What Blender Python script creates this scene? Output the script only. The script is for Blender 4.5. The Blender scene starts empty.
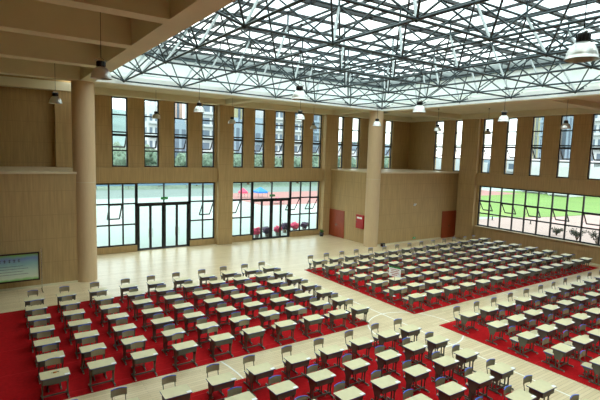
import bpy, bmesh, math, random
from mathutils import Vector, Matrix, noise
random.seed(7)
C = bpy.context.scene
COL = C.collection
PI = math.pi

# ------------------------------------------------------------------ camera
F_PX, YAW, PITCH, ROLL, CAM_Z = 458.17, -0.596, 0.1045, 0.0306, 7.1
cam_data = bpy.data.cameras.new('camera'); cam = bpy.data.objects.new('camera', cam_data); COL.objects.link(cam)
cam_data.sensor_fit = 'HORIZONTAL'; cam_data.sensor_width = 36.0; cam_data.lens = F_PX / 600 * 36.0
cam_data.clip_end = 1500
_f = Vector((-math.sin(YAW)*math.cos(PITCH), math.cos(YAW)*math.cos(PITCH), -math.sin(PITCH)))
_r = Vector((math.cos(YAW), math.sin(YAW), 0)); _u = _r.cross(_f)
_r2 = math.cos(ROLL)*_r + math.sin(ROLL)*_u; _u2 = -math.sin(ROLL)*_r + math.cos(ROLL)*_u
M = Matrix((( _r2.x, _u2.x, -_f.x, 0), (_r2.y, _u2.y, -_f.y, 0), (_r2.z, _u2.z, -_f.z, CAM_Z), (0, 0, 0, 1)))
cam.matrix_world = M
C.camera = cam

# ------------------------------------------------------------------ world, sun, exposure
w = bpy.data.worlds.new('sky'); C.world = w; w.use_nodes = True
nt = w.node_tree; nt.nodes.clear()
out = nt.nodes.new('ShaderNodeOutputWorld'); bg = nt.nodes.new('ShaderNodeBackground')
tc = nt.nodes.new('ShaderNodeTexCoord'); nz = nt.nodes.new('ShaderNodeTexNoise'); rp = nt.nodes.new('ShaderNodeValToRGB')
nz.inputs['Scale'].default_value = 3.0; nz.inputs['Detail'].default_value = 5
rp.color_ramp.elements[0].position = 0.35; rp.color_ramp.elements[0].color = (0.68, 0.80, 0.86, 1)
rp.color_ramp.elements[1].position = 0.62; rp.color_ramp.elements[1].color = (0.98, 0.97, 0.92, 1)
nt.links.new(tc.outputs['Generated'], nz.inputs['Vector']); nt.links.new(nz.outputs['Fac'], rp.inputs['Fac'])
nt.links.new(rp.outputs['Color'], bg.inputs['Color']); nt.links.new(bg.outputs['Background'], out.inputs['Surface'])
bg.inputs['Strength'].default_value = 1.0
C.view_settings.view_transform = 'Standard'; C.view_settings.look = 'None'
C.view_settings.gamma = 1.0; C.view_settings.use_curve_mapping = False
C.view_settings.exposure = 2.2
C.cycles.max_bounces = 10; C.cycles.diffuse_bounces = 5; C.cycles.glossy_bounces = 3; C.cycles.transparent_max_bounces = 16
C.cycles.use_denoising = True
C.cycles.sample_clamp_indirect = 8

# ------------------------------------------------------------------ materials
def lin(r, g, b):
    f = lambda c: ((c/255+0.055)/1.055)**2.4 if c/255 > 0.04045 else c/255/12.92
    return (f(r), f(g), f(b), 1)
def mat(name, rgb, rough=0.6, metal=0.0, var=0.06, scale=3.0, bump=0.0, spec=None, stretch=None):
    m = bpy.data.materials.new(name); m.use_nodes = True; t = m.node_tree; b = t.nodes['Principled BSDF']
    c = lin(*rgb)
    b.inputs['Roughness'].default_value = rough; b.inputs['Metallic'].default_value = metal
    if spec is not None: b.inputs['Specular IOR Level'].default_value = spec
    co = t.nodes.new('ShaderNodeTexCoord'); mp = t.nodes.new('ShaderNodeMapping'); n = t.nodes.new('ShaderNodeTexNoise')
    if stretch: mp.inputs['Scale'].default_value = stretch
    n.inputs['Scale'].default_value = scale; n.inputs['Detail'].default_value = 4
    r = t.nodes.new('ShaderNodeValToRGB')
    r.color_ramp.elements[0].position = 0.3; r.color_ramp.elements[1].position = 0.7
    r.color_ramp.elements[0].color = tuple(min(1, x*(1-var)) for x in c[:3])+(1,)
    r.color_ramp.elements[1].color = tuple(min(1, x*(1+var)) for x in c[:3])+(1,)
    t.links.new(co.outputs['Object'], mp.inputs['Vector']); t.links.new(mp.outputs['Vector'], n.inputs['Vector'])
    t.links.new(n.outputs['Fac'], r.inputs['Fac']); t.links.new(r.outputs['Color'], b.inputs['Base Color'])
    if bump:
        bp = t.nodes.new('ShaderNodeBump'); bp.inputs['Strength'].default_value = bump; bp.inputs['Distance'].default_value = 0.01
        t.links.new(n.outputs['Fac'], bp.inputs['Height']); t.links.new(bp.outputs['Normal'], b.inputs['Normal'])
    return m

def glass(name, tint, gloss=0.08):
    m = bpy.data.materials.new(name); m.use_nodes = True; t = m.node_tree; t.nodes.clear()
    o = t.nodes.new('ShaderNodeOutputMaterial'); tr = t.nodes.new('ShaderNodeBsdfTransparent'); gl = t.nodes.new('ShaderNodeBsdfGlossy')
    mx = t.nodes.new('ShaderNodeMixShader'); lw = t.nodes.new('ShaderNodeLayerWeight'); lw.inputs['Blend'].default_value = 0.5
    pw = t.nodes.new('ShaderNodeMath'); pw.operation = 'POWER'; pw.inputs[1].default_value = 5; t.links.new(lw.outputs['Facing'], pw.inputs[0])
    fr = t.nodes.new('ShaderNodeMath'); fr.operation = 'MULTIPLY_ADD'; fr.inputs[1].default_value = 0.5; fr.inputs[2].default_value = 0.02; t.links.new(pw.outputs[0], fr.inputs[0])
    tr.inputs['Color'].default_value = tint; gl.inputs['Roughness'].default_value = 0.02
    t.links.new(fr.outputs[0], mx.inputs['Fac']); t.links.new(tr.outputs['BSDF'], mx.inputs[1]); t.links.new(gl.outputs['BSDF'], mx.inputs[2])
    t.links.new(mx.outputs['Shader'], o.inputs['Surface'])
    return m

def panel_wall(name, rgb, along='x'):
    """tan timber acoustic panels: fine upright grain, faint joints every 1.2 m up"""
    m = bpy.data.materials.new(name); m.use_nodes = True; t = m.node_tree; b = t.nodes['Principled BSDF']
    b.inputs['Roughness'].default_value = 0.62; b.inputs['Specular IOR Level'].default_value = 0.25
    c = lin(*rgb); L = t.links.new
    co = t.nodes.new('ShaderNodeTexCoord'); mp = t.nodes.new('ShaderNodeMapping'); mp.inputs['Scale'].default_value = (6, 6, 0.35)
    n = t.nodes.new('ShaderNodeTexNoise'); n.inputs['Scale'].default_value = 2.2; n.inputs['Detail'].default_value = 5
    L(co.outputs['Object'], mp.inputs['Vector']); L(mp.outputs['Vector'], n.inputs['Vector'])
    r = t.nodes.new('ShaderNodeValToRGB'); r.color_ramp.elements[0].position = 0.3; r.color_ramp.elements[1].position = 0.72
    r.color_ramp.elements[0].color = tuple(x*0.84 for x in c[:3])+(1,); r.color_ramp.elements[1].color = tuple(min(1, x*1.1) for x in c[:3])+(1,)
    L(n.outputs['Fac'], r.inputs['Fac'])
    sp = t.nodes.new('ShaderNodeSeparateXYZ'); L(co.outputs['Object'], sp.inputs['Vector'])
    md = t.nodes.new('ShaderNodeMath'); md.operation = 'PINGPONG'; md.inputs[1].default_value = 0.6; L(sp.outputs['Z'], md.inputs[0])
    lt = t.nodes.new('ShaderNodeMath'); lt.operation = 'LESS_THAN'; lt.inputs[1].default_value = 0.012; L(md.outputs[0], lt.inputs[0])
    mx = t.nodes.new('ShaderNodeMix'); mx.data_type = 'RGBA'; mx.inputs[7].default_value = tuple(x*0.8 for x in c[:3])+(1,)
    L(lt.outputs[0], mx.inputs[0]); L(r.outputs['Color'], mx.inputs[6]); L(mx.outputs[2], b.inputs['Base Color'])
    return m

def plank_floor():
    m = bpy.data.materials.new('pale_plank_floor'); m.use_nodes = True; t = m.node_tree; b = t.nodes['Principled BSDF']; L = t.links.new
    b.inputs['Roughness'].default_value = 0.3; b.inputs['Specular IOR Level'].default_value = 0.5
    co = t.nodes.new('ShaderNodeTexCoord'); br = t.nodes.new('ShaderNodeTexBrick'); L(co.outputs['Object'], br.inputs['Vector'])
    br.inputs['Scale'].default_value = 1.0; br.inputs['Brick Width'].default_value = 1.8; br.inputs['Row Height'].default_value = 0.12
    br.inputs['Mortar Size'].default_value = 0.004; br.inputs['Bias'].default_value = 0.0
    br.inputs['Color1'].default_value = lin(232, 214, 178); br.inputs['Color2'].default_value = lin(218, 198, 158)
    br.inputs['Mortar'].default_value = lin(165, 145, 110)
    n = t.nodes.new('ShaderNodeTexNoise'); mp = t.nodes.new('ShaderNodeMapping'); mp.inputs['Scale'].default_value = (0.5, 5, 1)
    L(co.outputs['Object'], mp.inputs['Vector']); L(mp.outputs['Vector'], n.inputs['Vector']); n.inputs['Scale'].default_value = 1.5; n.inputs['Detail'].default_value = 5
    mx = t.nodes.new('ShaderNodeMix'); mx.data_type = 'RGBA'; mx.blend_type = 'MULTIPLY'; mx.inputs[0].default_value = 0.35
    r = t.nodes.new('ShaderNodeValToRGB'); r.color_ramp.elements[0].color = (0.75, 0.72, 0.66, 1); r.color_ramp.elements[1].color = (1, 1, 1, 1)
    L(n.outputs['Fac'], r.inputs['Fac']); L(br.outputs['Color'], mx.inputs[6]); L(r.outputs['Color'], mx.inputs[7]); L(mx.outputs[2], b.inputs['Base Color'])
    return m

def carpet_mat():
    m = mat('red_carpet', (172, 20, 25), 0.95, var=0.14, scale=9, bump=0.3, spec=0.1)
    t = m.node_tree; b = t.nodes['Principled BSDF']; L = t.links.new
    src = b.inputs['Base Color'].links[0].from_socket
    co = t.nodes.new('ShaderNodeTexCoord'); sp = t.nodes.new('ShaderNodeSeparateXYZ'); L(co.outputs['Object'], sp.inputs['Vector'])
    md = t.nodes.new('ShaderNodeMath'); md.operation = 'PINGPONG'; md.inputs[1].default_value = 1.0; L(sp.outputs['Y'], md.inputs[0])
    lt = t.nodes.new('ShaderNodeMath'); lt.operation = 'LESS_THAN'; lt.inputs[1].default_value = 0.012; L(md.outputs[0], lt.inputs[0])
    mx = t.nodes.new('ShaderNodeMix'); mx.data_type = 'RGBA'; mx.inputs[7].default_value = lin(196, 44, 48)
    L(lt.outputs[0], mx.inputs[0]); L(src, mx.inputs[6]); L(mx.outputs[2], b.inputs['Base Color'])
    return m

MAT = dict(
    wall=panel_wall('tan_panelling', (182, 154, 108)),
    plaster=mat('tan_plaster', (214, 208, 178), 0.8, var=0.04, scale=1.2),
    beam=mat('tan_beam_paint', (214, 207, 176), 0.8, var=0.05, scale=0.8),
    column=mat('beige_column_cladding', (206, 180, 142), 0.55, var=0.05, scale=4, stretch=(6, 6, 0.4)),
    cap=mat('pale_ledge_stone', (214, 198, 165), 0.5),
    white=mat('white_fascia_paint', (238, 244, 242), 0.7, var=0.03),
    floor=plank_floor(), carpet=carpet_mat(),
    line=mat('white_court_line', (245, 243, 235), 0.35, var=0.02),
    black=mat('black_aluminium', (22, 24, 26), 0.4, var=0.1),
    blackplastic=mat('black_housing', (18, 18, 20), 0.35),
    steel=mat('grey_green_truss_steel', (56, 70, 74), 0.5, metal=0.2, var=0.1),
    steel_light=mat('lit_strut_pale_steel', (150, 158, 158), 0.4, metal=0.3, var=0.06),  # paler steel; on the diagonals it paints in the light they catch
    glazing=mat('dark_glazing_bar', (22, 32, 36), 0.5, var=0.08),
    glass=glass('window_glass', (0.90, 0.96, 0.95, 1)),
    skyglass=glass('skylight_glass', (0.90, 0.95, 0.94, 1)),
    desktop=mat('cream_desktop_laminate', (216, 207, 166), 0.45, var=0.05, scale=5),
    edge=mat('blue_plastic_edging', (70, 108, 222), 0.45, var=0.05),
    deskedge=mat('blue_grey_desk_edge', (88, 104, 168), 0.45, var=0.05),
    metal=mat('olive_grey_desk_steel', (98, 100, 88), 0.5, metal=0.1, var=0.05),
    rubber=mat('grey_foot_rubber', (170, 168, 156), 0.7),
    shell=mat('beige_chair_board', (160, 152, 122), 0.5, var=0.06, scale=6),
    paper=mat('white_paper', (244, 246, 250), 0.8, var=0.02),
    door=mat('red_brown_door_wood', (152, 64, 30), 0.4, var=0.14, scale=3, stretch=(5, 5, 0.5)),
    red=mat('fire_red_paint', (176, 24, 26), 0.4),
    chrome=mat('brushed_metal', (190, 190, 186), 0.25, metal=0.9),
    lampshade=mat('spun_aluminium_shade', (208, 208, 204), 0.28, metal=0.75, var=0.05),
    lampin=mat('white_reflector', (235, 232, 222), 0.4),
    green=mat('exit_green', (20, 150, 70), 0.5), leaf=mat('leaf_green', (60, 110, 48), 0.8, var=0.4, scale=4, bump=0.6),
    hazeleaf=mat('haze_paled_foliage', (96, 114, 98), 0.9, var=0.5, scale=2, bump=0.6),  # foliage paled and greyed: distance haze is put into the colour
    bark=mat('bark', (88, 70, 52), 0.9, var=0.2), pot=mat('grey_pot', (120, 118, 112), 0.7),
    pink=mat('pink_bloom', (214, 70, 110), 0.7, var=0.2, scale=9), purple=mat('dark_purple_leaf', (70, 58, 84), 0.8, var=0.3),
    mint=mat('pale_mint_court', (146, 160, 155), 0.85, var=0.03, scale=0.2),
    redcourt=mat('faded_red_court', (150, 104, 100), 0.9, var=0.05, scale=0.3),
    lawn=mat('bright_turf', (98, 128, 56), 0.95, var=0.08, scale=0.15),
    track=mat('pink_track', (150, 128, 122), 0.9, var=0.04, scale=0.3),
    pave=mat('pale_paving', (104, 118, 114), 0.9, var=0.04, scale=0.5),
    bluefence=mat('blue_fence_sheet', (96, 124, 146), 0.7), bluetent=mat('blue_canopy', (30, 120, 200), 0.6), pinktent=mat('pink_canopy', (222, 70, 104), 0.6),
    tower=mat('white_tower_render', (178, 181, 184), 0.8, var=0.03, scale=0.3), towerpink=mat('pink_tower_render', (186, 156, 142), 0.8, var=0.03, scale=0.3),
    towerblue=mat('blue_grey_tower', (128, 144, 158), 0.6, var=0.05, scale=0.3), towerwin=mat('tower_window_bands', (84, 98, 114), 0.4, var=0.1, scale=0.5),
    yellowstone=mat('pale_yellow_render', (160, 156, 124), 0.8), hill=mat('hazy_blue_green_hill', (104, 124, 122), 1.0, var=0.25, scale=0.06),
    shrubleaf=mat('dull_shrub_leaf', (52, 62, 52), 0.9, var=0.5, scale=6), mustard=mat('orange_sweet_wrapper', (196, 120, 20), 0.5), screenframe=mat('dark_brown_frame', (48, 30, 24), 0.4),
)

# ------------------------------------------------------------------ mesh builder
class MB:
    def __init__(s): s.v = []; s.f = []; s.m = []; s.mats = []; s.sm = []
    def mi(s, k):
        if k not in s.mats: s.mats.append(k)
        return s.mats.index(k)
    def add(s, vs, fs, k, smooth=False):
        o = len(s.v); s.v += [tuple(v) for v in vs]; i = s.mi(k)
        for f in fs: s.f.append([o+a for a in f]); s.m.append(i); s.sm.append(smooth)
        return s
    def box(s, x0, x1, y0, y1, z0, z1, k):
        s.add([(x0,y0,z0),(x1,y0,z0),(x1,y1,z0),(x0,y1,z0),(x0,y0,z1),(x1,y0,z1),(x1,y1,z1),(x0,y1,z1)],
              [(0,3,2,1),(4,5,6,7),(0,1,5,4),(1,2,6,5),(2,3,7,6),(3,0,4,7)], k); return s
    def tube(s, a, b, r, k, n=8, r2=None, caps=True):
        a = Vector(a); b = Vector(b); d = (b-a).normalized(); r2 = r if r2 is None else r2
        t = Vector((0,0,1)) if abs(d.z) < 0.9 else Vector((1,0,0)); u = d.cross(t).normalized(); w_ = d.cross(u)
        vs = []
        for p, rr in ((a, r), (b, r2)):
            for i in range(n):
                an = 2*PI*i/n; vs.append(p + u*math.cos(an)*rr + w_*math.sin(an)*rr)
        fs = [(i, (i+1) % n, n+(i+1) % n, n+i) for i in range(n)]
        s.add(vs, fs, k, n > 5)
        if caps: s.add(vs, [tuple(range(n))[::-1], tuple(range(n, 2*n))], k)
        return s
    def path(s, pts, r, k, n=6):
        for a, b in zip(pts, pts[1:]): s.tube(a, b, r, k, n)
        return s
    def lathe(s, prof, k, n=24, c=(0,0), closed=False):
        vs = [(c[0]+r*math.cos(2*PI*i/n), c[1]+r*math.sin(2*PI*i/n), z) for r, z in prof for i in range(n)]
        fs = [(j*n+i, j*n+(i+1) % n, (j+1)*n+(i+1) % n, (j+1)*n+i) for j in range(len(prof)-1) for i in range(n)]
        s.add(vs, fs, k, True)
        if prof[0][0] > 0.001: s.add(vs[:n], [tuple(range(n))[::-1]], k) if closed else None
        if closed and prof[-1][0] > 0.001: s.add(vs[-n:], [tuple(range(n))], k)
        return s
    def prism(s, poly, axis, a, b, k, kside=None):
        """poly: 2D outline; axis 'z' -> (x,y), 'y' -> (x,z), 'x' -> (y,z)"""
        def P(p, t): return {'z': (p[0], p[1], t), 'y': (p[0], t, p[1]), 'x': (t, p[0], p[1])}[axis]
        n = len(poly); lo = [P(p, a) for p in poly]; hi = [P(p, b) for p in poly]
        s.add(lo+hi, [tuple(range(n))[::-1], tuple(range(n, 2*n))], k)
        s.add(lo+hi, [(i, (i+1) % n, n+(i+1) % n, n+i) for i in range(n)], kside or k)
        return s
    def blob(s, c, r, k, seed=0, amp=0.25, sub=2, sq=(1,1,1), freq=1.3):
        bm = bmesh.new(); bmesh.ops.create_icosphere(bm, subdivisions=sub, radius=1)
        vs = []
        for v in bm.verts:
            q = v.co*freq + Vector((seed*3.7, seed*1.3, seed*2.1)); d = 1+amp*noise.noise(q)*2
            vs.append((c[0]+v.co.x*r*d*sq[0], c[1]+v.co.y*r*d*sq[1], c[2]+v.co.z*r*d*sq[2]))
        s.add(vs, [[v.index for v in f.verts] for f in bm.faces], k, True); bm.free(); return s
    def build(s, name, parent=None, loc=None, fix=True):
        me = bpy.data.meshes.new(name); me.from_pydata(s.v, [], s.f)
        for k in s.mats: me.materials.append(MAT[k])
        me.polygons.foreach_set('material_index', s.m); me.polygons.foreach_set('use_smooth', s.sm)
        if fix:
            bm = bmesh.new(); bm.from_mesh(me); bmesh.ops.recalc_face_normals(bm, faces=bm.faces); bm.to_mesh(me); bm.free()
        o = bpy.data.objects.new(name, me); COL.objects.link(o)
        if parent: o.parent = parent
        if loc: o.location = loc
        return o

def rrect(x0, x1, y0, y1, r, n=3):
    pts = []
    for cx, cy, a0 in ((x1-r, y0+r, -PI/2), (x1-r, y1-r, 0), (x0+r, y1-r, PI/2), (x0+r, y0+r, PI)):
        for i in range(n+1): a = a0+PI/2*i/n; pts.append((cx+r*math.cos(a), cy+r*math.sin(a)))
    return pts
def tag(o, label, cat, group=None, kind=None):
    o['label'] = label; o['category'] = cat
    if group: o['group'] = group
    if kind: o['kind'] = kind
    return o
def struct(o): o['kind'] = 'structure'; return o
def empty(name, loc=(0,0,0), rz=0):
    o = bpy.data.objects.new(name, None); COL.objects.link(o); o.location = loc; o.rotation_euler = (0,0,rz); o.empty_display_size = 0.1
    return o
KIDS = {}
def copy_tree(o, parent=None):
    c = o.copy(); COL.objects.link(c); c.parent = parent
    for ch in list(o.children): copy_tree(ch, c)
    return c

# ------------------------------------------------------------------ dimensions
YA, XB, YF, XS = 31.85, 34.4, 25.7, 24.35        # door wall glazing, field wall glazing, alcove front, alcove side
ZS, ZB = 5.74, 10.3                              # upper sill / ledge height, beam soffit

# ---- floor and carpets
struct(MB().box(-9, 34.75, -6, 32.1, -0.3, 0, 'floor').build('floor'))
for (x0, x1, y0, y1), lb in (((-2.2, 13.0, 13.66, 22.28), 'red carpet under the entrance-side rear block of desks'),
                       ((-2.2, 13.0, 2.5, 12.19), 'red carpet under the entrance-side front block of desks'),
                       ((15.58, 33.5, 13.55, 22.28), 'red carpet under the field-side rear block of desks'),
                       ((15.48, 33.5, 2.5, 12.1), 'red carpet under the field-side front block of desks')):
    tag(MB().box(x0, x1, y0, y1, 0.002, 0.010, 'carpet').build('carpet'), lb, 'carpet', 'red carpets under the desk blocks')
def court_line(mb, name='court_line'):
    return struct(mb.build(name))
court_line(MB().box(14.30, 14.36, 1.0, 25.3, 0.0, 0.0015, 'line'))
def arc_mb(cx, cy, r, a0, a1, n=64, wd=0.06):
    m = MB(); vs = []; 
    for i in range(n+1):
        a = a0+(a1-a0)*i/n
        for rr in (r-wd/2, r+wd/2): vs.append((cx+rr*math.cos(a), cy+rr*math.sin(a), 0.0016))
    m.add(vs, [(2*i, 2*i+1, 2*i+3, 2*i+2) for i in range(n)], 'line'); return m
court_line(arc_mb(14.33, 12.4, 1.9, 0, 2*PI))
court_line(arc_mb(0.1, 12.4, 6.25, -1.2, 1.2)); court_line(arc_mb(28.5, 12.4, 6.25, PI-1.2, PI+1.2))

# ---- wall with openings
def wall(name, axis, p0, p1, a0, a1, z0, z1, holes, k='wall'):
    """axis 'y': wall at constant y from p0..p1, spanning x a0..a1; axis 'x': constant x"""
    As = sorted({a0, a1, *[h[0] for h in holes], *[h[1] for h in holes]}); Zs = sorted({z0, z1, *[h[2] for h in holes], *[h[3] for h in holes]})
    m = MB()
    for i in range(len(As)-1):
        j = 0
        while j < len(Zs)-1:
            def hole(jj): ca, cz = (As[i]+As[i+1])/2, (Zs[jj]+Zs[jj+1])/2; return any(h[0] < ca < h[1] and h[2] < cz < h[3] for h in holes)
            if hole(j): j += 1; continue
            e = j+1
            while e < len(Zs)-1 and not hole(e): e += 1
            if axis == 'y': m.box(As[i], As[i+1], p0, p1, Zs[j], Zs[e], k)
            else: m.box(p0, p1, As[i], As[i+1], Zs[j], Zs[e], k)
            j = e
    o = m.build(name, fix=False); return struct(o)

UA = [(6.6, 7.62), (8.66, 9.68), (10.72, 11.74), (12.77, 13.77), (15.2, 16.14), (17.07, 17.99), (18.92, 19.84), (20.76, 21.68), (22.62, 23.56),
      (25.04, 25.97), (26.94, 27.87), (28.98, 29.92), (31.02, 31.98)]
UB = [(27.65, 28.6), (25.54, 26.42), (22.70, 23.58), (20.60, 21.48), (18.50, 19.40), (16.40, 17.32), (14.30, 15.20), (12.2, 13.1), (10.1, 11.0)]
LA1 = [4.75, 5.52, 6.4, 7.28, 8.17, 11.91, 12.93, 13.85]; LA2 = [15.15, 16.07, 17.03, 20.6, 21.63, 22.62, 23.55]
LB = [12.0, 13.05, 14.1, 15.3, 16.4, 17.45, 18.5, 19.52, 20.51, 21.55, 22.58, 23.58]
ZU = (ZS+0.02, 10.3); ZL = (0.42, 4.68)
holes = [(a, b, *ZU) for a, b in UA] + [(4.75, 8.17, .42, 4.68), (8.17, 11.91, 0, 4.68), (11.91, 13.85, .42, 4.68),
         (15.15, 17.03, .42, 4.68), (17.03, 20.6, 0, 4.68), (20.6, 23.55, .42, 4.68)]
wall('wall_back', 'y', 31.68, 32.08, -9, 34.8, 0, 11.5, holes)
wall('wall_right', 'x', 34.25, 34.65, -6, 31.68, 0, 10.9, [(a, b, 5.80, 10.3) for a, b in UB] + [(12.0, 23.58, 1.33, 4.74)])
wall('wall_left', 'x', -9.3, -9, -6, 32.1, 0, 11.9, [])
wall('wall_near', 'y', -6.3, -6, -9.3, 34.65, 0, 11.9, [])
# service blocks at either end of the door wall, a ledge on top
struct(MB().box(XS, 34.25, YF, 31.68, 0, ZS-.1, 'wall').build('wall_alcove'))
struct(MB().box(XS-.04, 34.25, YF-.05, 31.68, ZS-.1, ZS, 'cap').build('trim_1'))
struct(MB().box(-9, 4.0, YF, 31.68, 0, ZS-.1, 'wall').build('wall_service'))
struct(MB().box(-9, 4.05, YF-.05, 31.68, ZS-.1, ZS, 'cap').build('trim_2'))
# skirting
sk = MB().box(XS+.35, 34.25, YF-.03, YF, 0, .1, 'beam'); struct(sk.build('baseboard_alcove'))
struct(MB().box(-9, 3.6, YF-.03, YF, 0, .1, 'beam').build('baseboard_service'))
struct(MB().box(34.2, 34.25, -6, YF-.03, 0, .1, 'beam').build('baseboard_right'))
# pilasters
for i, (x0, x1, y0, y1, z0, zt) in enumerate([(13.92, 15.08, 31.25, 31.68, 0, ZB), (23.62, 24.35, 31.2, 31.68, 0, ZB), (24.35, 24.98, 31.2, 31.68, ZS, ZB), (33.9, 34.25, 23.75, 25.40, 0, ZB),
     (3.3, 4.5, 31.1, 31.68, ZS, ZB), (-5.2, -4.2, 31.2, 31.68, ZS, ZB)]):
    struct(MB().box(x0, x1, y0, y1, z0, zt, 'wall').build('pilaster'))
struct(MB().box(4.5, 13.92, 31.5, 31.68, 4.70, ZS, 'wall').build('beam')); struct(MB().box(15.08, 23.62, 31.5, 31.68, 4.70, ZS, 'wall').build('beam'))
struct(MB().box(34.08, 34.25, 5.0, 23.75, 4.76, 5.78, 'wall').build('beam'))
# round columns at the corners of the roof opening
for cx, cy in ((4.05, 26.0), (24.35, 25.95)):
    m = MB(); m.lathe([(0.54, 0), (0.54, ZB-.5), (0.54, ZB)], 'column', 40, (cx, cy)); 
    m.lathe([(0.545, 5.2), (0.545, 5.22)], 'beam', 40, (cx, cy))
    struct(m.build('column'))

# ---- roof structure: beams, slabs, fascia
FY, FX = 27.35, 26.1
SX0, SX1, SY0, SY1 = 4.5, 24.6, -1.0, 25.45
def beam(x0, x1, y0, y1, z0, z1, k='beam'): struct(MB().box(x0, x1, y0, y1, z0, z1, k).build('beam'))
beam(3.85, SX0, -6, 26.4, ZB, 11.9)                      # opening edge, service side
beam(SX1, 25.5, SY0, 26.3, ZB, 10.75); beam(SX0, 25.5, SY1, 26.3, ZB, 10.75)
for y0, y1 in ((3.7, 4.3), (7.9, 8.5), (11.72, 12.25), (15.5, 16.1), (20.3, 20.95), (25.45, 26.1)): beam(-9, 3.85, y0, y1, ZB, 11.2)
beam(-9, 34.25, 31.0, 31.68, ZB, 10.8)
for y in (14.0,): beam(25.5, 34.25, y-.3, y+.3, ZB+.05, 10.75)
for x in (14.5,): beam(x-.3, x+.3, 26.3, 31.0, ZB+.05, 10.75)
beam(24.05, 24.7, 26.3, 31.0, ZB+.05, 10.75); beam(25.5, 34.25, 25.4, 26.1, ZB+.05, 10.75)
beam(33.7, 34.25, -6, 31.0, ZB, 10.8)
struct(MB().box(-9, 3.85, -6, 31.68, 11.2, 11.5, 'plaster').build('ceiling'))
struct(MB().box(SX0, 34.25, 26.3, 31.0, 10.7, 11.0, 'plaster').build('ceiling'))
struct(MB().box(25.5, 33.7, -6, 26.3, 10.7, 11.0, 'plaster').build('ceiling'))
struct(MB().box(SX0, 25.5, -6, SY0, 10.7, 11.0, 'plaster').build('ceiling'))
# white faces of the opening
struct(MB().box(SX0, SX1, SY1-.02, SY1, ZB+.04, 10.75, 'white').box(SX1-.02, SX1, SY0, SY1, ZB+.04, 10.75, 'white').box(SX0-.6, 27.3, 26.24, 26.3, 10.75, 11.03, 'white').box(25.44, 25.5, SY0, 26.24, 10.75, 11.03, 'white').box(SX0, 25.44, 25.47, 26.24, 10.75, 10.76, 'white').box(SX0-.6, FX, 26.24, FY, 11.0, 11.03, 'white').box(25.44, FX, SY0, 26.24, 11.0, 11.03, 'white').build('trim_3'))
struct(MB().box(SX0-.6, FX, FY, FY+.2, 10.75, 12.3, 'white').build('trim_4'))
struct(MB().box(FX, FX+.2, SY0, FY, 10.75, 12.3, 'white').build('trim_5'))
struct(MB().box(SX0-.8, SX0-.65, SY0, FY, 11.5, 12.3, 'white').box(SX0-.65, FX, SY0-.2, SY0, 10.75, 12.3, 'white').build('trim_6'))

# ---- skylight: glass on dark bars
sk = struct(MB().box(SX0-.8, FX+.2, FY-.12, FY+.25, 12.3, 12.5, 'glazing').box(FX-.12, FX+.25, SY0-.2, FY-.12, 12.3, 12.5, 'glazing')
       .box(SX0-.8, FX+.2, FY, FY+.25, 12.42, 12.85, 'steel_light').box(FX, FX+.25, SY0-.2, FY, 12.42, 12.85, 'steel_light').box(SX0-.8, SX0-.5, SY0-.2, FY, 12.3, 12.85, 'glazing').box(SX0-.8, FX+.2, SY0-.25, SY0+.05, 12.3, 12.85, 'glazing').build('skylight'))
ys = [26.6-1.675*i for i in range(19)]; xs = [4.3+1.505*i for i in range(15)]
for y in ys: MB().box(SX0-.6, FX, y-.08, y+.08, 12.69, 12.8, 'glazing').build('purlin', sk)
for x in xs: MB().box(x-.05, x+.05, SY0, FY, 12.71, 12.8, 'glazing').build('glazing_bar', sk)
MB().box(SX0-.6, FX, SY0, FY, 12.80, 12.812, 'skyglass').build('skylight_glass', sk)

# ---- space frame
sf = empty('space_frame', (14.8, 12, 10.4)); OFF = Vector((-14.8, -12, -10.4))
tag(sf, 'grey steel double-layer roof truss of thin tubes hanging below the glass roof', 'roof truss')
BX = [5.80+3.005*i for i in range(7)]; BY = [24.86-3.35*i for i in range(9)]
TX = [4.30+3.005*i for i in range(8)]; TY = [26.53-3.35*i for i in range(10)]
ZBOT, ZTOP = 10.42, 12.2
def sfp(mb, name): return mb.build(name, sf, fix=False)
def tb(m, a, b, r, k='steel', n=6): m.tube(Vector(a)+OFF, Vector(b)+OFF, r, k, n)
for y in BY:
    m = MB(); tb(m, (BX[0], y, ZBOT), (BX[-1], y, ZBOT), .042); sfp(m, 'bottom_chord')
for x in BX:
    m = MB(); tb(m, (x, BY[-1], ZBOT), (x, BY[0], ZBOT), .042); sfp(m, 'bottom_chord')
for y in TY:
    m = MB(); tb(m, (TX[0], y, ZTOP), (TX[-1], y, ZTOP), .042); sfp(m, 'top_chord')
for x in TX:
    m = MB(); tb(m, (x, TY[-1], ZTOP), (x, TY[0], ZTOP), .042); sfp(m, 'top_chord')
diag = []
for i, x in enumerate(BX):
    for j, y in enumerate(BY):
        for di in (0, 1):
            for dj in (0, 1): diag.append((x, y, TX[i+di], TY[j+dj], di == 1 and dj == 0))
diag.sort(key=lambda d: (d[1] < 4, (d[0]-3)**2+(d[1]-3)**2))
rest = MB()
for q, (x, y, tx, ty, light) in enumerate(diag):
    m = MB() if q < 98 else rest
    tb(m, (x, y, ZBOT), (tx, ty, ZTOP), .048 if light else .034, 'steel_light' if light else 'steel')  # diagonals facing the light get it as a paler steel colour
    if q < 98: sfp(m, 'diagonal_brace')
o = sfp(rest, 'diagonal_brace'); o['kind'] = 'stuff'
for x in BX:
    for y in BY:
        if y > -1: sfp(MB().blob(Vector((x, y, ZBOT))+OFF, .085, 'steel', sub=1, amp=0), 'node_joint')
m = MB()
for x in TX:
    for y in TY:
        m.blob(Vector((x, y, ZTOP))+OFF, .09, 'steel', sub=1, amp=0); tb(m, (x, y, ZTOP), (x, y, 12.72), .04)
o = sfp(m, 'roof_support_post'); o['kind'] = 'stuff'
m = MB()
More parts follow.
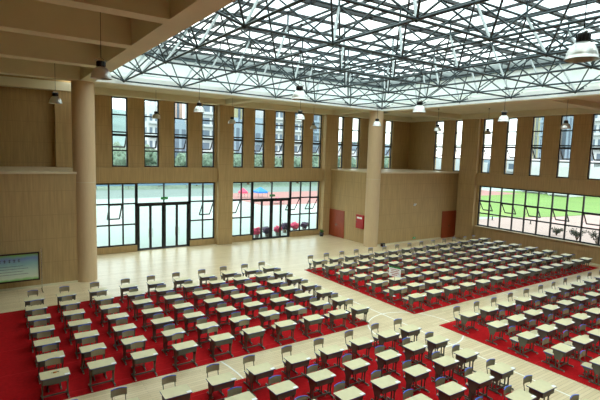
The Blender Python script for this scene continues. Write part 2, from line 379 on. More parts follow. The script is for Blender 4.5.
for y in BY:   # seats on the opening edge
    tb(m, (BX[-1], y, ZBOT), (SX1+.3, y, 10.8), .04); tb(m, (BX[0], y, ZBOT), (SX0-.1, y, 10.8), .04)
for x in BX: tb(m, (x, BY[0], ZBOT), (x, SY1+.3, 10.8), .04)
o = sfp(m, 'bearing_bracket'); o['kind'] = 'stuff'

# ------------------------------------------------------------------ windows and doors
wn = [0]; dn = [0]
def mapper(axis, P):
    """returns box(a0,a1,d0,d1,z0,z1,k): a along wall, d depth outwards from plane P"""
    if axis == 'y': return lambda m, a0, a1, d0, d1, z0, z1, k: m.box(a0, a1, P+d0, P+d1, z0, z1, k)
    return lambda m, a0, a1, d0, d1, z0, z1, k: m.box(P+d0, P+d1, a0, a1, z0, z1, k)
def pt(axis, P, a, d, z): return (a, P+d, z) if axis == 'y' else (P+d, a, z)
def sash(axis, P, a0, a1, z0, z1, parent, ang=math.radians(35)):
    """top-hung vent pushed outwards at the bottom"""
    H = z1-z0; fw = .045
    def q(a, s): return pt(axis, P, a, .03+s*math.sin(ang), z1-s*math.cos(ang))
    m = MB()
    for (aa, sa), (ab, sb) in (((a0, 0), (a1, 0)), ((a0, H), (a1, H)), ((a0, 0), (a0, H)), ((a1, 0), (a1, H))): m.tube(q(aa, sa), q(ab, sb), .05, 'black', 4)
    m.tube(q(a0, H*.6), pt(axis, P, a0, 0, z1-H*.75), .012, 'black', 4); m.tube(q(a1, H*.6), pt(axis, P, a1, 0, z1-H*.75), .012, 'black', 4)
    s = m.build('open_sash', parent)
    MB().add([q(a0, 0), q(a1, 0), q(a1, H), q(a0, H)], [(0, 1, 2, 3)], 'glass').build('sash_glass', s)
def window(axis, P, cols, rows, opens, fr=.05, name='window'):
    """cols: mullion lines, rows: transom lines; opens: set of (i,j) cells with an opened vent"""
    wn[0] += 1; bx = mapper(axis, P); m = MB(); a0, a1, z0, z1 = cols[0], cols[-1], rows[0], rows[-1]
    for c in cols: cc = min(max(c, a0+fr), a1-fr); bx(m, cc-fr, cc+fr, -.05, .05, z0, z1, 'black')
    for r in rows: rr = min(max(r, z0+fr), z1-fr); bx(m, a0, a1, -.048, .048, rr-fr, rr+fr, 'black')
    o = struct(m.build('window_%d' % wn[0])); g = MB()
    for i in range(len(cols)-1):
        for j in range(len(rows)-1):
            if (i, j) in opens: sash(axis, P, cols[i]+.05, cols[i+1]-.05, rows[j]+.06, rows[j+1]-.06, o)
            else: bx(g, cols[i]+.01, cols[i+1]-.01, -.004, .004, rows[j]+.01, rows[j+1]-.01, 'glass')
    g.build('glass', o); return o
for a, b in UA: window('y', YA, [a, b], [ZU[0], 6.84, 7.88, 8.04, 9.16, 10.3], {(0, 1)}, .045)
for a, b in UB: window('x', XB, [a, b], [5.80, 6.95, 7.98, 8.12, 9.19, 10.3], {(0, 1)}, .045)
ZR = [.42, 1.87, 3.28, 4.68]
window('y', YA, LA1[:5], ZR, {(2, 1)}); window('y', YA, LA1[5:], ZR, {(1, 1)})
window('y', YA, LA2[:3], ZR, {(0, 1)}); window('y', YA, LA2[3:], ZR, {(0, 1), (2, 1)})
window('x', XB, LB, [1.33, 2.42, 3.48, 4.74], {(10, 1), (8, 1), (6, 1), (4, 1), (2, 1), (0, 1)}, .05)
struct(MB().box(34.05, 34.4, 12.0, 23.58, 1.27, 1.33, 'cap').build('trim_7'))
def entrance(x0, x1):
    xm = (x0+x1)/2
    wn[0] += 1; m = MB()
    for x in (x0+.04, xm, x1-.04): m.box(x-.04, x+.04, YA-.06, YA+.06, 3.28, 4.68, 'black')
    m.box(x0, x1, YA-.06, YA+.06, 4.62, 4.68, 'black')
    o = struct(m.build('window_%d' % wn[0])); MB().box(x0+.05, x1-.05, YA-.004, YA+.004, 3.3, 4.65, 'glass').build('glass', o)
    dn[0] += 1; m = MB()
    for x in (x0+.06, xm, x1-.06): m.box(x-.06, x+.06, YA-.08, YA+.08, 0, 3.28, 'black')
    m.box(x0, x1, YA-.08, YA+.08, 3.16, 3.30, 'black').box(x0, x1, YA-.08, YA+.08, 0, .03, 'black')
    o = struct(m.build('door_%d' % dn[0])); n = 4; W = [x0+.12, (x0+xm)/2, xm-.06], [xm+.06, (xm+x1)/2, x1-.12]
    for ws in W:
        for k in (0, 1):
            a, b = ws[k], ws[k+1]; d = MB(); f = .085
            d.box(a, a+f, YA-.025, YA+.025, .04, 3.15, 'black').box(b-f, b, YA-.025, YA+.025, .04, 3.15, 'black').box(a+f, b-f, YA-.025, YA+.025, .04, .14, 'black').box(a+f, b-f, YA-.025, YA+.025, 3.06, 3.15, 'black')
            L_ = d.build('door_leaf', o)
            MB().box(a+f, b-f, YA-.004, YA+.004, .14, 3.06, 'glass').build('door_glass', L_)
            hx = b-f-.05 if k == 0 else a+f+.05
            MB().tube((hx, YA-.08, .9), (hx, YA-.08, 1.5), .014, 'chrome', 8).tube((hx, YA-.08, .95), (hx, YA-.02, .95), .01, 'chrome', 6).tube((hx, YA-.08, 1.45), (hx, YA-.02, 1.45), .01, 'chrome', 6).build('door_handle', L_)
entrance(8.17, 11.91); entrance(17.03, 20.6)

def text(body, size, k, loc, rot, name, parent=None, ext=0.002, align='CENTER'):
    cu = bpy.data.curves.new(name, 'FONT'); cu.body = body; cu.size = size; cu.extrude = ext; cu.align_x = align; cu.align_y = 'CENTER'
    cu.materials.append(MAT[k]); o = bpy.data.objects.new(name, cu); COL.objects.link(o); o.location = loc; o.rotation_euler = rot
    if parent: o.parent = parent
    return o
# timber doors
def timber_door(axis, P, a0, a1, z1, sgn):
    dn[0] += 1; bx = mapper(axis, P); m = MB()
    bx(m, a0-.06, a0, -.05, 0, 0, z1+.06, 'door'); bx(m, a1, a1+.06, -.05, 0, 0, z1+.06, 'door'); bx(m, a0, a1, -.05, 0, z1, z1+.06, 'door')
    o = struct(m.build('door_%d' % dn[0])); am = (a0+a1)/2
    for k, (a, b) in enumerate(((a0+.005, am-.004), (am+.004, a1-.005))):
        d = MB(); bx(d, a, b, -.035, -.002, .008, z1-.005, 'door')
        bx(d, a+.1, b-.1, -.042, -.034, .25, z1*.42, 'door'); bx(d, a+.1, b-.1, -.042, -.034, z1*.5, z1-.2, 'door')
        L_ = d.build('door_leaf', o); h = MB(); ha = b-.07 if k == 0 else a+.07
        bx(h, ha-.02, ha+.02, -.05, -.034, .95, 1.15, 'chrome'); bx(h, min(ha, ha+(-.12 if k == 0 else .12)), max(ha, ha+(-.12 if k == 0 else .12)), -.09, -.07, 1.04, 1.06, 'chrome'); bx(h, ha-.01, ha+.01, -.08, -.045, 1.04, 1.06, 'chrome')
        h.build('door_handle', L_)
timber_door('x', XS, 29.28, 31.15, 2.25, -1)
timber_door('y', YF, 32.42, 34.2, 2.3, -1)
# hydrant cabinet
hc = empty('hydrant_cabinet', (XS-.001, 27.2, 1.18)); tag(hc, 'red fire hydrant cabinet on the tan wall beside the round column', 'fire cabinet')
MB().box(-.12, 0, -.44, .44, 0, 1.09, 'red').build('body', hc)
dr = MB().box(-.14, -.121, -.42, .42, .02, 1.07, 'red').build('door', hc); MB().box(-.16, -.141, .3, .34, .45, .6, 'chrome').build('handle', dr)
MB().box(-.1435, -.1405, -.3, .3, .78, .92, 'paper').build('label_strip', hc)
# green running-man exit signs
def exit_sign(loc, axis, label, w_=.36, h_=.15, hang=0):
    o = empty('exit_sign', loc); tag(o, label, 'exit sign')
    s = (lambda a0, a1, d0, d1, z0, z1, k, m: m.box(a0, a1, d0, d1, z0, z1, k))
    MB().box(-w_/2, w_/2, -.03, 0, 0, h_, 'green').build('box', o)
    m = MB(); m.blob((-.03, -.033, h_*.8), .014, 'paper', sub=1, amp=0)
    m.path([(-.03, -.033, h_*.72), (-.05, -.033, h_*.42), (-.02, -.033, h_*.28), (-.04, -.033, h_*.1)], .008, 'paper', 4).path([(-.05, -.033, h_*.42), (-.08, -.033, h_*.3), (-.1, -.033, h_*.3)], .008, 'paper', 4)
    m.path([(-.03, -.033, h_*.65), (0, -.033, h_*.55)], .006, 'paper', 4)
    m.path([(.03, -.033, h_*.5), (.12, -.033, h_*.5)], .006, 'paper', 4).path([(.09, -.033, h_*.68), (.12, -.033, h_*.5), (.09, -.033, h_*.32)], .006, 'paper', 4)
    m.build('running_figure', o)
    if hang: MB().tube((-w_*.4, -.015, h_), (-w_*.4, .0, h_+hang), .005, 'black', 4).tube((w_*.4, -.015, h_), (w_*.4, 0, h_+hang), .005, 'black', 4).build('hanger', o)
exit_sign((10.05, YA-.085, 3.5), 'y', 'small green exit sign above the glass doors nearer the notice board', .5, .17)
exit_sign((18.82, YA-.085, 3.45), 'y', 'small green exit sign above the glass doors nearer the round column', .5, .17)
exit_sign((28.98, YF-.002, .22), 'y', 'low green exit sign near floor on the tan wall by the brown door', .32, .16)
el = empty('emergency_light', (28.81, YF-.002, 2.98)); tag(el, 'small white twin emergency light high on the tan alcove wall', 'emergency light')
MB().box(-.1, .1, -.05, 0, 0, .12, 'paper').build('box', el)
for s in (-1, 1): MB().tube((s*.07, -.06, .16), (s*.07, -.12, .14), .045, 'paper', 12).build('lamp_head', el)
# black speaker box on floor by column, potted plant by pilaster
sb = empty('floor_speaker', (25.05, 25.3, 0)); sb.scale = (.62, .62, .62); tag(sb, 'small black floor box at the foot of the round column by alcove', 'speaker')
MB().prism(rrect(-.25, .25, -.17, .17, .03), 'z', .02, .42, 'blackplastic').build('cabinet', sb); MB().tube((0, -.172, .22), (0, -.18, .22), .13, 'pot', 20).build('cone', sb)
for sx in (-.18, .18): MB().tube((sx, 0, 0), (sx, 0, .02), .03, 'blackplastic', 8).build('foot', sb)
pp = empty('potted_plant', (23.3, 30.9, 0)); tag(pp, 'low green plant in a dark pot on floor at the window pilaster', 'plant')
MB().lathe([(.14, 0), (.2, .3), (.17, .3), (.15, .24)], 'blackplastic', 20, closed=True).build('pot', pp)
m = MB()
for i in range(40):
    a = random.random()*2*PI; r = random.uniform(.08, .3); z = random.uniform(.35, .62); d = Vector((math.cos(a), math.sin(a), 0)); s_ = Vector((-d.y, d.x, 0))*.05
    b0 = Vector((0, 0, .26)); t0 = d*r+Vector((0, 0, z)); md_ = (b0+t0)/2+Vector((0, 0, .05)); m.add([b0, md_-s_, t0, md_+s_], [(0, 1, 2), (0, 2, 3)], 'leaf')
m.build('foliage', pp, fix=False)

# big notice board on a stand in front of the service wall
nb = empty('notice_board', (0.35, 25.0, 0)); tag(nb, 'wide printed notice board with brown frame on a thin stand by tan wall', 'notice board')
# picture: green top edge, violet band, teal body and dark lettering lines
def board_mat():
    m = bpy.data.materials.new('printed_board'); m.use_nodes = True; t = m.node_tree; b = t.nodes['Principled BSDF']; L = t.links.new
    b.inputs['Roughness'].default_value = 0.5
    co = t.nodes.new('ShaderNodeTexCoord'); sp = t.nodes.new('ShaderNodeSeparateXYZ'); L(co.outputs['Object'], sp.inputs['Vector'])
    n = t.nodes.new('ShaderNodeTexNoise'); n.inputs['Scale'].default_value = 3; L(co.outputs['Object'], n.inputs['Vector'])
    ma = t.nodes.new('ShaderNodeMath'); ma.operation = 'MULTIPLY_ADD'; ma.inputs[1].default_value = 0.25; L(n.outputs['Fac'], ma.inputs[0]); L(sp.outputs['Z'], ma.inputs[2])
    mr = t.nodes.new('ShaderNodeMapRange'); mr.inputs[1].default_value = 0.75; mr.inputs[2].default_value = 2.05; L(ma.outputs[0], mr.inputs[0])
    r = t.nodes.new('ShaderNodeValToRGB'); L(mr.outputs[0], r.inputs['Fac'])
    es = r.color_ramp.elements; es[0].position = 0; es[0].color = lin(120, 200, 90); es[1].position = 1; es[1].color = lin(150, 205, 60)
    for p, c in ((.1, (215, 226, 205)), (.35, (190, 215, 200)), (.6, (140, 185, 190)), (.8, (120, 140, 190)), (.92, (120, 170, 120))): e = es.new(p); e.color = lin(*c)
    L(r.outputs['Color'], b.inputs['Base Color']); return m
MAT['board'] = board_mat()
MB().box(-2.2, 1.42, -.02, .02, .62, 1.86, 'board').build('printed_panel', nb)
m = MB().box(-2.26, 1.48, -.04, .04, 1.86, 1.93, 'screenframe').box(-2.26, 1.48, -.04, .04, .55, .62, 'screenframe').box(1.42, 1.48, -.04, .04, .62, 1.86, 'screenframe').box(-2.26, -2.2, -.04, .04, .62, 1.86, 'screenframe')
m.build('frame', nb)
for x in (-2.1, 1.56): MB().tube((x, 0, .03), (x, 0, 2.1), .022, 'chrome', 8).tube((x, -.5, .025), (x, .3, .025), .022, 'chrome', 8).build('stand_leg', nb)
m = MB()
for i in range(14): a_ = -1.9+i*.19; m.box(a_, a_+.12, -.023, -.0205, 1.60, 1.62, 'screenframe').box(a_+.05, a_+.07, -.023, -.0205, 1.50, 1.66, 'screenframe').box(a_+.01, a_+.11, -.023, -.0205, 1.53, 1.545, 'screenframe')
m.build('heading_lettering', nb)
for i in range(4): m = MB().box(-1.5, 1.0-.2*(i % 2), -.023, -.0205, .92+i*.13, .935+i*.13, 'purple').build('text_line', nb)

# white sign card with green top held up among the desks
sg = empty('sign_board', (16.72, 15.95, 0.01), math.radians(-74)); tag(sg, 'white sign card with red print and green edge standing among the desks', 'sign')
MB().tube((0, .02, .02), (0, .02, 1.12), .012, 'chrome', 8).build('pole', sg); MB().lathe([(0, .03), (.14, .02), (.15, 0)], 'chrome', 20).build('base', sg)
cd = MB().box(-.33, .33, -.012, .012, .99, 1.42, 'paper').build('card', sg)
MB().box(-.33, .33, -.0125, .0125, 1.42, 1.48, 'green').build('green_edge', cd)
for z, wd in ((1.35, .25), (1.26, .2), (1.17, .24), (1.08, .15)): MB().box(-wd, wd, -.0145, -.0125, z-.014, z+.014, 'red').build('printed_line', cd)

# ------------------------------------------------------------------ desks and chairs
def make_desk():
    r = empty('school_desk')
    MB().prism(rrect(-.37, .37, -.25, .25, .035), 'z', .672, .694, 'deskedge').prism(rrect(-.366, .366, -.246, .246, .033), 'z', .694, .698, 'desktop').build('tabletop', r)
    b = MB().box(-.30, .30, -.21, -.20, .50, .672, 'metal').box(-.30, -.29, -.20, .19, .50, .672, 'metal').box(.29, .30, -.20, .19, .50, .672, 'metal').box(-.29, .29, -.20, .19, .50, .51, 'metal')
    b.build('book_tray', r)
    for s in (-1, 1):
        x = s*.318; m = MB()
        m.prism([(-.19, .668), (.17, .668), (.15, .52), (.085, .34), (-.085, .34), (-.16, .52)], 'x', x-.014, x+.014, 'metal')
        for y in (-.055, .055): m.box(x-.013, x+.013, y-.018, y+.018, .05, .345, 'metal')
        l = m.build('leg', r)
        MB().box(x-.02, x+.02, -.24, .22, .02, .05, 'metal').box(x-.022, x+.022, -.25, -.21, 0, .03, 'rubber').box(x-.022, x+.022, .19, .23, 0, .03, 'rubber').build('foot_rail', l)
    MB().box(-.304, .304, -.07, -.04, .09, .125, 'metal').build('crossbar', r)
    return r
def make_chair():
    r = empty('school_chair')
    MB().prism(rrect(-.2, .2, -.2, .19, .05), 'z', .385, .402, 'edge').prism(rrect(-.195, .195, -.195, .185, .048), 'z', .402, .412, 'desktop').build('seat', r)
    m = MB(); n = 6
    for i in range(n):          # gently curved board
        x0, x1 = -.2+.4*i/n, -.2+.4*(i+1)/n; y0, y1 = .215-.035*(1-(x0/.2)**2)*-1, .215-.035*(1-(x1/.2)**2)*-1
        lo = .60; hi0 = .795-.02*(x0/.2)**2; hi1 = .795-.02*(x1/.2)**2
        m.add([(x0,y0-.009,lo),(x1,y1-.009,lo),(x1,y1+.009,lo),(x0,y0+.009,lo),(x0,y0-.009,hi0),(x1,y1-.009,hi1),(x1,y1+.009,hi1),(x0,y0+.009,hi0)],
              [(0,3,2,1),(0,1,5,4),(1,2,6,5),(2,3,7,6),(3,0,4,7)], 'shell')
        m.add([(x0,y0-.012,hi0),(x1,y1-.012,hi1),(x1,y1+.012,hi1),(x0,y0+.012,hi0),(x0,y0-.012,hi0+.016),(x1,y1-.012,hi1+.016),(x1,y1+.012,hi1+.016),(x0,y0+.012,hi0+.016)],
              [(0,3,2,1),(4,5,6,7),(0,1,5,4),(1,2,6,5),(2,3,7,6),(3,0,4,7)], 'edge')
    m.build('backrest', r)
    for s in (-1, 1):
        x = s*.165; m = MB(); m.tube((x, .17, .38), (x, .225, .62), .012, 'metal', 6); m.build('back_post', r)
        m = MB(); m.prism([(-.15, .385), (.15, .385), (.07, .27), (-.07, .27)], 'x', x-.01, x+.01, 'metal')
        for y in (-.045, .045): m.box(x-.011, x+.011, y-.015, y+.015, .04, .275, 'metal')
        m.box(x-.016, x+.016, -.2, .2, .012, .042, 'metal').box(x-.018, x+.018, -.21, -.17, 0, .025, 'rubber').box(x-.018, x+.018, .17, .21, 0, .025, 'rubber')
        m.build('leg', r)
    MB().box(-.155, .155, -.012, .012, .1, .125, 'metal').build('crossbar', r)
    return r
slip0 = MB().box(-.065, .065, -.045, .045, 0, .0008, 'paper').build('paper_slip')
desk0 = make_desk(); chair0 = make_chair(); used = set()
def first(k, o, parent=None):
    if k in used: return copy_tree(o)
    used.add(k); return o
def to_px(x, y, z):
    d = Vector((x, y, z-CAM_Z)); q = d.dot(_f)
    return (300+F_PX*d.dot(_r2)/q, 200-F_PX*d.dot(_u2)/q) if q > .3 else (-999, -999)
ORD = ['first', 'second', 'third', 'fourth', 'fifth', 'sixth', 'seventh', 'eighth', 'ninth', 'tenth', 'eleventh', 'twelfth', 'thirteenth', 'fourteenth', 'fifteenth']
XL = [0.1, 1.33, 2.52, 3.80, 5.10, 6.38, 7.68, 8.98, 10.24, 11.5, 12.66]
XR = [16.07+1.252*i for i in range(14)]
blocks = [('entrance-side rear block', XL[1:][::-1], [13.95+1.25*i for i in range(7)], .83, 0),
          ('field-side rear block', XR, [13.90+1.265*i for i in range(7)], .92, 0),
          ('entrance-side front block', [.14, 1.4, 2.6, 3.87, 5.17, 6.45, 7.75, 9.08, 10.41, 11.69, 12.8][::-1], [11.28-1.235*i for i in range(8)], .70, 0),
          ('field-side front block', [16.1+1.31*i for i in range(14)], [11.1-1.24*i for i in range(8)], .64, 0)]
NOCHAIR = {('field-side front block', 0, 1)}
for bname, xs_, ys_, off, _ in blocks:
    for j, y in enumerate(ys_):
        for i, x in enumerate(xs_):
            jx, jy = random.uniform(-.03, .03), random.uniform(-.025, .025); rz = math.radians(random.uniform(-1.6, 1.6))
            cj = (random.uniform(-.04, .04), random.uniform(-.07, .07), math.radians(random.uniform(-5, 5))); has_slip = random.random() < .96
            X, Y = x+jx, y+jy
            where = '%s, %s row from cross aisle, %s from centre aisle' % (bname, ORD[j], ORD[i])
            u, v = to_px(X, Y, .7)
            if -14 < u < 612 and v < 408:
                d = first('desk', desk0); d.location = (X, Y, .01); d.rotation_euler.z = rz
                tag(d, 'cream-topped school desk, '+where, 'desk', 'school desks in the '+bname)
                if has_slip:
                    s = first('slip', slip0); q = Matrix.Rotation(rz, 3, 'Z') @ Vector((.29, -.185, 0)); s.location = (X+q.x, Y+q.y, .7085); s.rotation_euler.z = rz+math.radians(random.uniform(-4, 4))
                    tag(s, 'white slip on desk, '+where, 'paper', 'paper slips on the desks of the '+bname)
            o_ = off
            if bname.startswith('entrance-side rear'): o_ = .78 if j == 0 else .86 if j == 6 else (.64 if x < 4.5 else .46)
            elif bname.startswith('entrance-side front') and j: o_ = .42
            elif bname.startswith('field-side rear') and j < 6: o_ = .78
            elif bname.startswith('field-side front') and j: o_ = .6; cj = (cj[0], cj[1]*1.6, cj[2])
            cy = Y+o_-.235+cj[1]*.6
            if (bname, i, j) in NOCHAIR: continue
            u, v = to_px(X+cj[0], cy+.2, .75)
            if -8 < u < 608 and v < 404:
                c = first('chair', chair0); c.location = (X+cj[0], cy, .01); c.rotation_euler.z = cj[2]
                tag(c, 'beige school chair, '+where, 'chair', 'school chairs in the '+bname)
# sweets on one desk
sw = empty('sweet_wrapper', (1.33, 13.98, .709)); tag(sw, 'crumpled orange and green wrapper on the desk nearest the carpet corner', 'wrapper')
sw['label'] = 'crumpled orange and green wrapper lying on a cream desktop beside white slip'
MB().blob((0, 0, .012), .035, 'mustard', seed=3, amp=.5, sub=2, sq=(1.6, .8, .4)).build('wrapper_body', sw)
MB().blob((.08, .01, .010), .022, 'leaf', seed=5, amp=.5, sub=1, sq=(1.4, .8, .4)).build('green_end', sw); MB().blob((-.08, 0, .010), .02, 'leaf', seed=6, amp=.5, sub=1, sq=(1.2, .8, .4)).build('green_end', sw)

# ------------------------------------------------------------------ pendant lamps
def make_lamp():
    r = empty('pendant_lamp')      # origin at the rim
    MB().lathe([(.262, 0), (.262, .012), (.25, .02), (.243, .07), (.225, .14), (.185, .22), (.125, .275), (.09, .29), (.09, .285), (.12, .268), (.178, .213), (.217, .135), (.235, .066), (.242, .02), (.25, .0)], 'lampshade', 28).build('shade', r)
    h = MB(); h.lathe([(.001, .43), (.10, .43), (.105, .42), (.105, .30), (.09, .288), (.001, .288)], 'blackplastic', 20)
    for i in range(12):
        a = 2*PI*i/12; h.tube((.105*math.cos(a), .105*math.sin(a), .305), (.105*math.cos(a), .105*math.sin(a), .415), .01, 'blackplastic', 4)
    h.build('housing', r)
    MB().box(-.15, .15, -.025, .025, .43, .445, 'chrome').tube((-.14, 0, .445), (0, 0, .52), .008, 'chrome', 6).tube((.14, 0, .445), (0, 0, .52), .008, 'chrome', 6).build('bracket', r)
    MB().lathe([(.001, .16), (.03, .17), (.035, .21), (.02, .285)], 'lampin', 12).build('bulb', r)
    return r
cords = {}
LAMPS = [((2.42, 12.75), 'hanging under the deep roof beams, larger of the two there'), ((2.35, 21.8), 'hanging low before the dark upper wall beside round column'),
         ((8.6, 28.8), 'by the second upper door-wall window from the column'), ((8.19, 20.7), 'over the fourth upper window of the door wall'),
         ((13.75, 28.8), 'by the wide pilaster between the door-wall bays'), ((8.45, 12.68), 'large, against the truss edge above the door bays'),
         ((13.65, 20.35), 'just below the larger lamp over the door bays'), ((20.6, 28.85), 'small, by the last upper window before the alcove'),
         ((19.5, 20.7), 'in front of the round alcove column'), ((14.2, 12.7), 'bright, over the blank corner of the hall'),
         ((25.35, 20.95), 'small, by the first upper field-side window'), ((19.95, 12.68), 'bright, just before the fourth upper field-side window'),
         ((30.5, 20.6), 'smallest, against the third upper field-side window'), ((25.95, 12.82), 'before the sixth upper field-side window'),
         ((8.38, 3.98), 'biggest and closest, silver dome against the roof truss'), ((28.7, 17.2), 'half hidden between truss tubes') ]
lamp0 = make_lamp()
for i, ((x, y), txt) in enumerate(LAMPS[:15]):
    l = first('lamp', lamp0); l.location = (x, y, 8.8 if i not in (2, 4, 7) else 8.88); l.rotation_euler.z = .5*i
    tag(l, 'pendant lamp '+txt, 'lamp', 'dome pendant lamps hung from the roof')
    inside = SX0 < x < SX1 and y < SY1
    top = 10.36 if inside else (10.7 if (x > 4 or y > 26) else 11.2)
    if i == 0: top = 10.3 if 11.72 < y < 12.25 else 11.2
    if i == 13: top = 10.7
    if i == 10: top = 10.3 if x < 25.5 else 10.7
    z0 = l.location.z
    MB().tube((0, 0, .52), (0, 0, top-z0), .008, 'blackplastic', 5).lathe([(.05, top-z0-.05), (.05, top-z0)], 'blackplastic', 10).build('cord', l)
    if inside:      # short bar clamped under the nearest truss chord
        xn = min(BX, key=lambda q: abs(q-x)); R_ = Matrix.Rotation(-.5*i, 3, 'Z'); e = R_ @ Vector((xn-x, 0, 0)); e2 = R_ @ Vector(((x-xn)*.15, 0, 0))
        MB().tube((e2.x, e2.y, top-z0), (e.x, e.y, top-z0), .02, 'steel', 6).build('suspension_bar', l)

# ------------------------------------------------------------------ outside, door side
struct(MB().box(-60, 34.8, 32.08, 66, -.25, -.06, 'mint').build('ground'))
struct(MB().box(-60, 120, 66, 79, -.25, -.055, 'pave').box(34.8, 120, 32.08, 66, -.25, -.062, 'mint').build('ground'))
struct(MB().box(29.5, 90, 52, 69, -.07, -.045, 'redcourt').build('court_surface'))
struct(MB().box(-200, 400, 79, 400, -.3, -.08, 'hazeleaf').build('ground'))
fb = empty('fence', (19, 81, -.06)); tag(fb, 'low blue sheet fence far across the pale court outside', 'fence')
MB().box(-25, 16, -.05, .05, .5, 1.7, 'bluefence').build('blue_panel', fb)
for i in range(9): MB().tube((-25+i*5.1, .08, 0), (-25+i*5.1, .08, 2.4), .06, 'pot', 6).build('post', fb)
def tent(x, y, w_, h, k, label):
    o = empty('canopy_tent', (x, y, -.045)); tag(o, label, 'tent', 'sports-day tents outside')
    MB().add([(-w_/2,-w_/2,h*.6),(w_/2,-w_/2,h*.6),(w_/2,w_/2,h*.6),(-w_/2,w_/2,h*.6),(0,0,h),(-w_/2,-w_/2,h*.45),(w_/2,-w_/2,h*.45),(w_/2,w_/2,h*.45),(-w_/2,w_/2,h*.45)],
             [(0,1,4),(1,2,4),(2,3,4),(3,0,4),(5,6,1,0),(6,7,2,1),(7,8,3,2),(8,5,0,3)], k).build('roof', o)
    for sx in (-1, 1):
        for sy in (-1, 1): MB().tube((sx*w_*.48, sy*w_*.48, 0), (sx*w_*.48, sy*w_*.48, h*.6), .04, 'chrome', 6).build('leg', o)
tent(34.3, 61.5, 1.7, 1.6, 'bluetent', 'bright blue canopy tent on the court outside the second glass doors')
tent(31.6, 62.0, 1.1, 1.5, 'pinktent', 'small pink canopy tent beside the blue tent')
tent(32.6, 53.5, 1.3, .9, 'pinktent', 'low pink canopy tent on the near edge of court')
for i, (x, y, k, s) in enumerate([(18.1, 32.9, 'pink', .36), (19.15, 33.0, 'purple', .38), (20.2, 33.0, 'pink', .34), (21.5, 34.0, 'purple', .36), (22.6, 34.0, 'pink', .38), (23.7, 34.1, 'purple', .34)]):
    o = empty('flower_pot', (x, y, -.06)); tag(o, ['pink flowers in a pot just outside the glass doors, one nearest the pale planter', 'purple-leaved potted bush outside the glass doors between pink flowers',
        'pink flowers in a pot outside the last glass door leaf', 'purple-leaved potted bush outside beside the door frame', 'pink flowers in a pot outside the low windows', 'small purple potted bush outside the end window'][i], 'flowers', 'potted flowers outside the doors')
    MB().lathe([(.16, 0), (.22, .3), (.2, .3)], 'pot', 14, closed=True).build('pot', o)
    MB().blob((0, 0, .3+s*.7), s, k, seed=i+1, amp=.35, sub=3, sq=(1, 1, .75), freq=2.5).build('blooms', o)
def tree(x, y, h, r, k, label, cat='tree', group='trees outside', seed=1, z=-.08):
    o = empty('tree', (x, y, z)); tag(o, label, cat, group)
    MB().tube((0, 0, 0), (0, 0, h*.6), r*.1, 'bark', 8, r*.06).build('trunk', o)
    m = MB(); rnd = random.Random(seed)
    for q in range(5):
        a = rnd.random()*2*PI; d = rnd.uniform(.15, .5)*r
        m.blob((math.cos(a)*d, math.sin(a)*d, h*rnd.uniform(.5, .85)), r*rnd.uniform(.45, .65), k, seed=seed+q, amp=.3, sub=3, freq=2.2)
    m.build('crown', o)
rows = ['by the door-wall windows', 'by the wide pilaster']
tr = [(20+i*6.4+random.uniform(-.5, .5), 86+random.uniform(-1, 3), random.uniform(5.5, 7.5), random.uniform(2.7, 3.2)) for i in range(13)]
for i, (x, y, h, r) in enumerate(tr):
    if x < 34: h *= .5; r *= .6
    u, v = to_px(x, y, 3)
    tree(x, y, h, r, 'hazeleaf', 'hazy green tree beyond the court, %s along from the column side' % ORD[i], seed=i*7)
def tower(x, y, w_, d, h, k, label, style, z=-.1, rz=0, fl=3.1):
    o = empty('apartment_building', (x, y, z), rz); tag(o, label, 'building', 'buildings beyond the grounds')
    MB().box(-w_/2, w_/2, 0, d, 0, h, k).box(-w_/2+1, w_/2-1, 1, d-1, h, h+1.2, k).build('wall', o)
    n = int(h/fl); m = MB()
    if style == 'bands':
        for i in range(n):
            z0 = i*fl+1.0
            for q in range(max(2, int(w_/3.2))):
                a = -w_/2+.4+q*(w_-.8)/max(2, int(w_/3.2)); b = a+(w_-.8)/max(2, int(w_/3.2))-.6
                m.box(a, b, -.03, .4, z0, z0+1.6, 'towerwin'); m.box(-w_/2-.03, -w_/2+.3, 1+q*2.5, 2.6+q*2.5, z0, z0+1.6, 'towerwin') if 2.6+q*2.5 < d else None
    else:
        nx = max(2, int(w_/2.4))
        for q in range(nx):
            a = -w_/2+.5+q*(w_-1)/nx; m.box(a, a+(w_-1)/nx*.6, -.03, .4, 2, h-1.5, 'towerwin')
    m.build('window_bands', o)
    if style == 'bands':
        b = MB()
        for i in range(n): b.box(-w_/2+.3, w_/2-.3, -.9, 0, i*fl+.35, i*fl+.8, k)
        b.build('balconies', o)
T = 130.
S = T/110.
def atower(u0, u1, z1, k, style, label, Y=110.):
    # from bearings seen through the windows to a real place and size beyond the grounds
    def X(u):
        d = _f*F_PX+_r2*(u-300)+_u2*(200-150); return d.x/d.y*Y
    x0, x1 = X(u0), X(u1); tower((x0+x1)/2, Y, x1-x0, 12, z1, k, label, style)
atower(148, 162, 17, 'tower', 'bands', 'white balconied tower seen through the second upper door-wall window')
atower(171, 182.5, 24, 'towerpink', 'plain', 'pinkish tower seen through the third upper door-wall window', 125)
atower(173, 190, 13.3, 'towerblue', 'plain', 'blue-grey block below the pinkish tower')
atower(201, 222, 19.5, 'tower', 'bands', 'white banded tower beside the wide pilaster, broadest of the door side')
atower(236, 247, 24, 'yellowstone', 'plain', 'pale yellow tower behind the blue-grey one', 125)
atower(229, 243, 14.5, 'towerblue', 'plain', 'blue-grey block seen in the fifth upper door-wall window')
atower(252, 262, 26, 'towerpink', 'plain', 'second pinkish tower further along the door side', 128)
atower(254, 270, 14.8, 'towerblue', 'bands', 'blue-grey block in front of the second pinkish tower')
atower(273, 285.5, 22, 'tower', 'bands', 'white banded tower in the seventh upper door-wall window')
atower(292, 306, 21, 'tower', 'bands', 'white banded tower behind the small hanging lamps')
